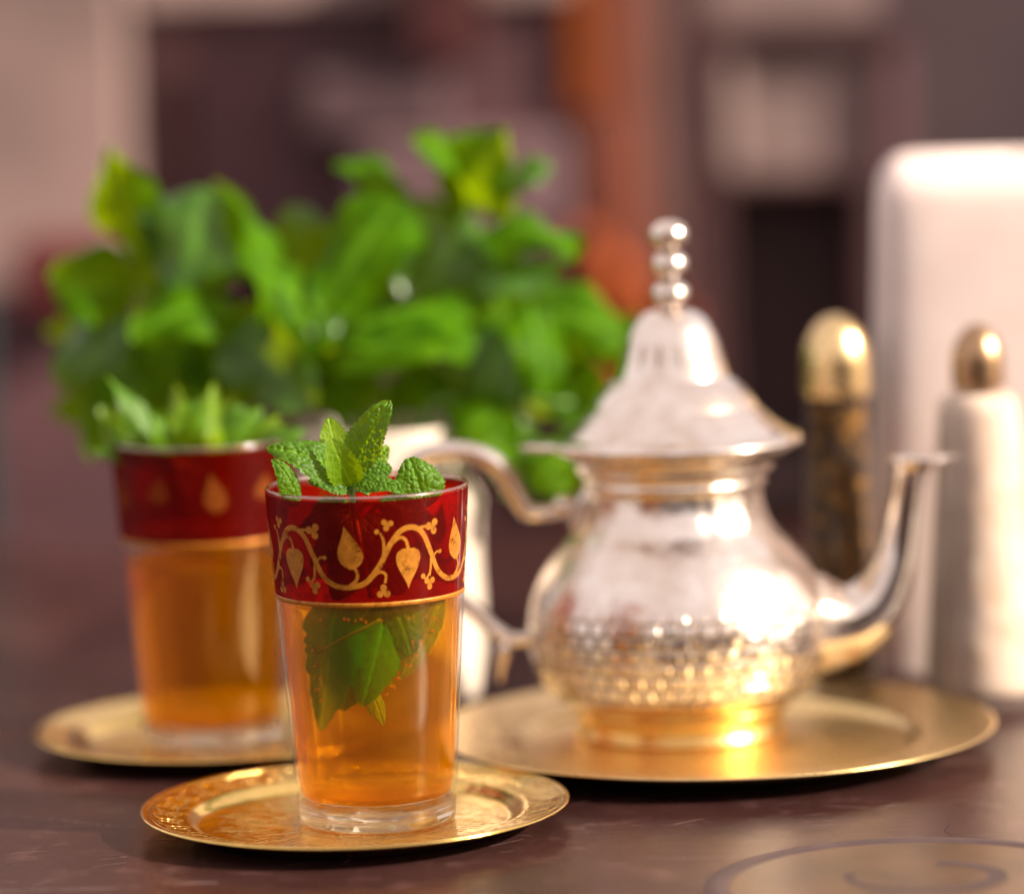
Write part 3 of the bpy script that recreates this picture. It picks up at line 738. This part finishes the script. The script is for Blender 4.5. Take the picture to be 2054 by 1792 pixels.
# ------------------------------------------------------------------ shakers
def fill_mat(name, a, b, sc, lo, hi, rough=.8):
    m = Mat(name); m.co(); v = m.n("TexVoronoi"); m.t.links.new(m.vec, v.inputs['Vector']); v.inputs['Scale'].default_value = sc
    n = E(m.t, v.outputs['Distance']); n2 = m.noise(sc*.6, 3, .6)
    return m.done(m.pbr(m.mix(n2.step(lo, hi), a, b), rough, 0, .4, normal=m.bump(n, .7, .0005)))
CAPG = metal_gold("brushed_gold_cap", (.90,.66,.34), .26, 'cap'); CAPC = metal_gold("copper_cap", (.46,.29,.17), .30, 'cap')
def shaker(name, label, loc, rb, rt, hb, shoulder, cr, ch, cap, fill, level, group):
    t = thing(name, label, "shaker", loc, group)
    R = lambda z: rb+(rt-rb)*(z/hb)
    out = [(0,.02),(rb-.15,0),(rb,.15)]+[(R(z), z) for z in np.linspace(.4, hb, 10)]+shoulder
    obj("glass_body", *lathe(out, 64), GLASS, t)
    pf = [(0,.45),(R(.5)-.3,.45),(R(.6)-.2,.65)]+[(R(z)-.10, z) for z in np.linspace(1, level, 8)]+[(max(.3, r-.07), z-.05) for r, z in shoulder[:3]]+[(0, shoulder[2][1])]
    obj("salt" if "salt" in name else "pepper", *lathe(pf, 64), fill, t)
    zc = shoulder[-1][1]-.15
    cp = [(0, zc-.02),(cr-.03, zc),(cr, zc+.06),(cr*1.0, zc+.3),(cr, zc+ch*.38)]+[(cr*math.cos(a), zc+ch*.38+ch*.62*math.sin(a)) for a in np.linspace(.12, math.pi/2, 14)]
    cp[-1] = (0, cp[-1][1])
    c = obj("cap", *lathe(cp, 64), cap, t)
    return t
shaker("salt_shaker", "tall tapered glass shaker of white salt with small copper dome cap", (18.6, 15.3, 0), 1.93, 1.33, 9.55, [(1.22,9.75),(1.0,9.9),(.78,9.95),(.78,10.2)], .82, 1.98, CAPC,
       fill_mat("white_salt", (.58,.40,.29), (.68,.53,.44), 1.1, .3, .6), 9.2, "table shakers")  # warm blotches in the salt colour imitate reflections of the glass
shaker("pepper_shaker", "tall glass shaker of dark ground pepper with gold dome cap behind the spout", (14.45, 18.6, 0), 1.22, .98, 9.1, [(.98,9.2),(.95,9.5),(.95,9.7)], 1.09, 2.6, CAPG,
       fill_mat("ground_pepper", (.016,.006,.002), (.26,.115,.01), 4, .46, .62), 9.0, "table shakers")

# ------------------------------------------------------------------ white cylinder at right
ro = lathe([(0,.0),(6.3,.0),(6.45,.15)]+[(6.45-.5*z/17*1.1, z) for z in np.linspace(.5, 15.3, 10)]+[(5.95-.02-.9*(1-math.cos(a)), 15.4+1.2*math.sin(a)) for a in np.linspace(.1, math.pi/2, 9)]+[(1.9,16.65),(1.8,16.5),(1.8,3),(0,3)], 240, lobes=lambda a, z: (abs(math.cos(a))**10+abs(math.sin(a))**10)**(-1/10)-1)
def enamel():
    m = Mat("white_enamel"); x, y, z = m.co(); n = m.noise(.5, 4, .5)
    th = y.m('ARCTAN2', x)
    dots = m.noise(3.0, 3)
    return m.done(m.pbr(m.mix(n.step(.3, .7), (.80,.645,.61), (.84,.70,.665)), .75, 0, .3, normal=m.bump(dots*.6+n, .3, .0006)))
o = obj("container", *ro, enamel(), None, (22.35, 25.0, 0)); o['label'] = "big white rounded upright container standing behind the salt shaker"; o['category'] = "container"
o.rotation_euler[2] = math.radians(-6)

# ------------------------------------------------------------------ mint bunch and its vase
vo = (-.2, 20.5, 0)
va = lathe([(0,.0),(3.0,.0),(3.15,.12),(3.2,.5)]+[(3.2+.06*math.sin(z), z) for z in np.linspace(1, 5.9, 8)]+[(3.25,6.3),(3.05,6.75),(2.72,7.1),(2.62,7.6),(2.62,8.5),(2.66,8.75),(2.6,8.85),(2.48,8.8),(2.45,7.6),(2.7,6.6),(2.9,5),(2.9,1),(0,.8)], 80)
o = obj("vase", *va, plain("glazed_white_clay", (.80,.67,.58), .3, .06, .5, coat=.3), None, vo); o['label'] = "pale cream shouldered vase holding the big mint bunch"; o['category'] = "vase"
mo = (-.2, 20.9, 8.5)
mb = thing("mint_bunch", "large blurred bunch of fresh mint leaves standing in the cream vase", "mint", mo)
for i, (B, T, W, n) in enumerate(BUSH):
    put_leaf("leaf", B, T, n, W*1.28, (LEAFS if i % 3 == 1 else LEAFB), mb, mo, nu=14, nv=22, teeth=12, tooth=.06, seed=80+i, bend=(.4+.9*random.random()), cup=random.choice((.7,.5,-.5,.9)), wave=1.3, twist=random.uniform(-.6, .6), point=.5, full=.58)
rs = random.Random(3)
for i in range(26):          # inner and rear leaves
    a = rs.uniform(-1, 1); x = -1.2+a*8.2; z = rs.uniform(9.2, 14.6-2.2*abs(a)); y = rs.uniform(22.3, 25)
    d = Vector((a*1.3+rs.uniform(-.8, .8), rs.uniform(-.7, .5), rs.uniform(-.9, .9))).normalized()*rs.uniform(2.2, 3.6)
    put_leaf("leaf", (x, y, z), tuple(Vector((x, y, z))+d), (rs.uniform(-.9, .9), -1, rs.uniform(-.5, 1.2)), rs.uniform(1.4, 2.4), LEAFB, mb, mo,
             nu=10, nv=16, teeth=10, tooth=.05, seed=200+i, bend=rs.uniform(.2, .9), cup=.3, wave=.6)
tops = [(x, 17.8+(y-22)*.58, z) for x, y, z in [(-8.0,28,13.4),(-5.8,27,15.9),(-3.2,27,13.6),(.8,28.5,15.6),(2.8,29,15.2),(4.8,27,12.2),(-8.8,28,11.8),(6.0,26,9.4),(-1,28,12),(3.3,25,9.2)]]
for i, tp in enumerate(tops):
    b = (-.2+rs.uniform(-1.5, 1.5), 20.9+rs.uniform(-1.5, 1.5), 2)
    m_ = (b[0]*.75+tp[0]*.25, b[1]*.6+tp[1]*.4, 9.2)
    q = spline([b, m_, tp], 18)
    obj("stem", *tube([tuple(np.array(p)-np.array(mo)) for p in q], [.16-.004*k for k in range(19)], 10), STEM, mb)

# ------------------------------------------------------------------ cafe interior behind, far out of focus
def bx(name, label, cat, parts, group=None):
    """parts: list of (part name, box args, material); first one is the thing's own base"""
    (x0, x1, y0, y1, z0, z1) = parts[0][1][:6]
    loc = ((x0+x1)/2, (y0+y1)/2, z0)
    t = thing(name, label, cat, loc, group)
    for nm, a, mt in parts:
        bev = a[6] if len(a) > 6 else .2
        obj(nm, *move(box(*a[:6], bev), (-loc[0], -loc[1], -loc[2])), mt, t, smooth=False)
    return t
FL_ = -75
obj("wall", *box(-160, 160, 104, 112, FL_, 27), plain("mauve_plaster", (.060,.034,.043), .8, .25, .05), kind='structure', smooth=False)
c_pale = plain("pale_pink_plaster", (.23,.15,.142), .8, .35, .10)
c_dark = plain("dark_walnut", (.060,.020,.023), .5, .3, .2)
c_brown = plain("brown_board", (.105,.044,.054), .6, .3, .15)
c_mauve = plain("mauve_cloth", (.135,.075,.088), .9, .2, .1)
c_red = plain("oxblood_box", (.05,.005,.006), .6, .2, .2)
c_or = plain("orange_cloth", (.30,.055,.006), .9, .25, .15)
c_sal = plain("salmon_render", (.72,.27,.16), .8, .2, .1)
c_grey = plain("grey_pink_board", (.23,.155,.15), .7, .25, .12)
c_lite = plain("worn_pale_board", (.33,.23,.22), .7, .2, .15)
c_blk = plain("black_brown", (.034,.012,.013), .7, .2, .2)
c_teal = plain("dark_teal_paint", (.008,.024,.030), .6, .2, .2)
bx("pier", "pale pink plastered pier at the far left of the background", "pier", [("pier_face", (-34,-13.9,84,92,8.5,34), c_pale)])
bx("bench", "dark brown bench back low at the left behind the table", "bench", [("back_board", (-40,-9.5,80,83,-12,8.2), c_brown), ("seat", (-40,-9.5,66,80,-30,-27), c_brown), ("leg", (-38,-36,68,82,FL_,-30.1), c_dark), ("leg", (-12,-10,68,82,FL_,-30.1), c_dark)])
bx("chair", "dark teal painted chair at the left edge beyond the table", "chair", [("backrest", (-27,-19.6,74,76,-2,9), c_teal), ("seat", (-36,-19.6,62,76,-31,-28), c_teal), ("leg", (-22,-20,62,64,FL_,-31.1), c_teal), ("leg", (-22,-20,74,76,FL_,-31.1), c_teal), ("leg", (-36,-34,62,64,FL_,-31.1), c_teal), ("leg", (-36,-34,74,76,FL_,-31.1), c_teal)])
bx("cushion", "dark red cushion leaning on the bench at left", "cushion", [("cover", (-18.6,-13.2,77,79.9,7.6,11.4,1.0), plain("dark_red_cloth", (.09,.007,.009), .9))])
bx("cabinet", "dark walnut cabinet with mauve folded cloths behind the mint bunch", "cabinet",
   [("back_board", (-11.3,7.6,89.5,98,9.3,21.6), c_brown), ("side_post", (-13.3,-11.4,89,97,FL_,21.4), c_dark), ("shelf", (-11.3,7.4,84,89.4,9.2,10.4), c_dark), ("door", (-11.3,7.4,89,91,FL_,9.1), c_dark), ("top_rail", (-13.3,7.6,88,97,21.7,23.4), c_lite)])
bx("folded_cloth", "mauve folded cloth lying on the cabinet shelf", "cloth", [("fold", (-3.0,7.0,84.4,89.2,10.5,15.0,.8), c_mauve), ("fold", (-5.4,1.5,85,89.2,15.1,18.2,.8), plain("dusky_cloth", (.085,.046,.055), .9))])
bx("box", "dark oxblood box hanging above the folded cloth", "box", [("case", (-.2,3.2,84,89.2,18.9,25,.3), c_red)])
obj("wall", *box(-700, 700, -640, -610, FL_, 150), plain("unseen_wall_brown", (.07,.035,.03), .9, .3, .02), kind='structure', smooth=False)   # unseen wall added behind the camera to darken reflections in the metal
# rounded pillar with a dark orange drape at its foot
pl = thing("pillar", "salmon rendered round pillar in the middle of the background", "pillar", (10.3, 92, FL_))
obj("shaft", *lathe([(2.55, 0), (2.55, 108)], 48), c_sal, pl)
obj("orange_strip", *box(-2.95, -1.7, -3.2, -1.9, 91.0, 107, .15), plain("burnt_orange_paint", (.60,.135,.006), .8, .25, .15), pl, smooth=False)
obj("pale_strip", *box(.95, 2.3, -3.1, -1.9, 79.0, 108, .15), plain("pale_pink_paint", (.70,.45,.38), .8, .2, .12), pl, smooth=False)
V, Fc = [], []
for j in range(25):
    for i in range(31):
        u = i/30; t = j/24; x = 7.6+5.0*u
        V.append((x, 87.5+.5*math.sin(u*17)+.3*math.sin(t*5), -30+t*(40.6-4.2*u)))
for j in range(24):
    for i in range(30): Fc.append((j*31+i, j*31+i+1, (j+1)*31+i+1, (j+1)*31+i))
o = obj("drape", V, Fc, c_or); o['label'] = "deep orange cloth draped in front of the round pillar"; o['category'] = "cloth"
o.modifiers.new("thickness", 'SOLIDIFY').thickness = .003
bx("door_post", "dark upright door post right of the salmon pillar", "post", [("post", (12.6,13.8,87,92,FL_,32), c_dark)])
bx("shutter", "grey pink wooden shutter above the dark cupboard", "shutter",
   [("board", (14.0,22.3,90,92,12.6,18.9), c_grey), ("stile", (14.7,15.5,89.2,89.9,12.8,18.7), c_lite), ("rail", (13.9,24.0,88.6,92,19.0,20.0), c_dark), ("upper_board", (14.0,22.3,90,92,20.1,30), c_grey), ("end_stile", (22.4,23.6,89,92,12.0,18.9), c_brown)])
bx("cupboard", "near black open cupboard below the grey shutter", "cupboard",
   [("frame", (13.9,14.6,88,98,FL_,12.2), c_dark), ("frame", (21.3,22.2,88,98,FL_,12.2), c_dark), ("top_board", (13.9,22.2,88,98,12.25,12.55), c_dark), ("back", (14.65,21.25,92,98,FL_,12.2), c_blk), ("shelf", (14.65,21.25,88.5,91.9,-3,-2), c_blk)])
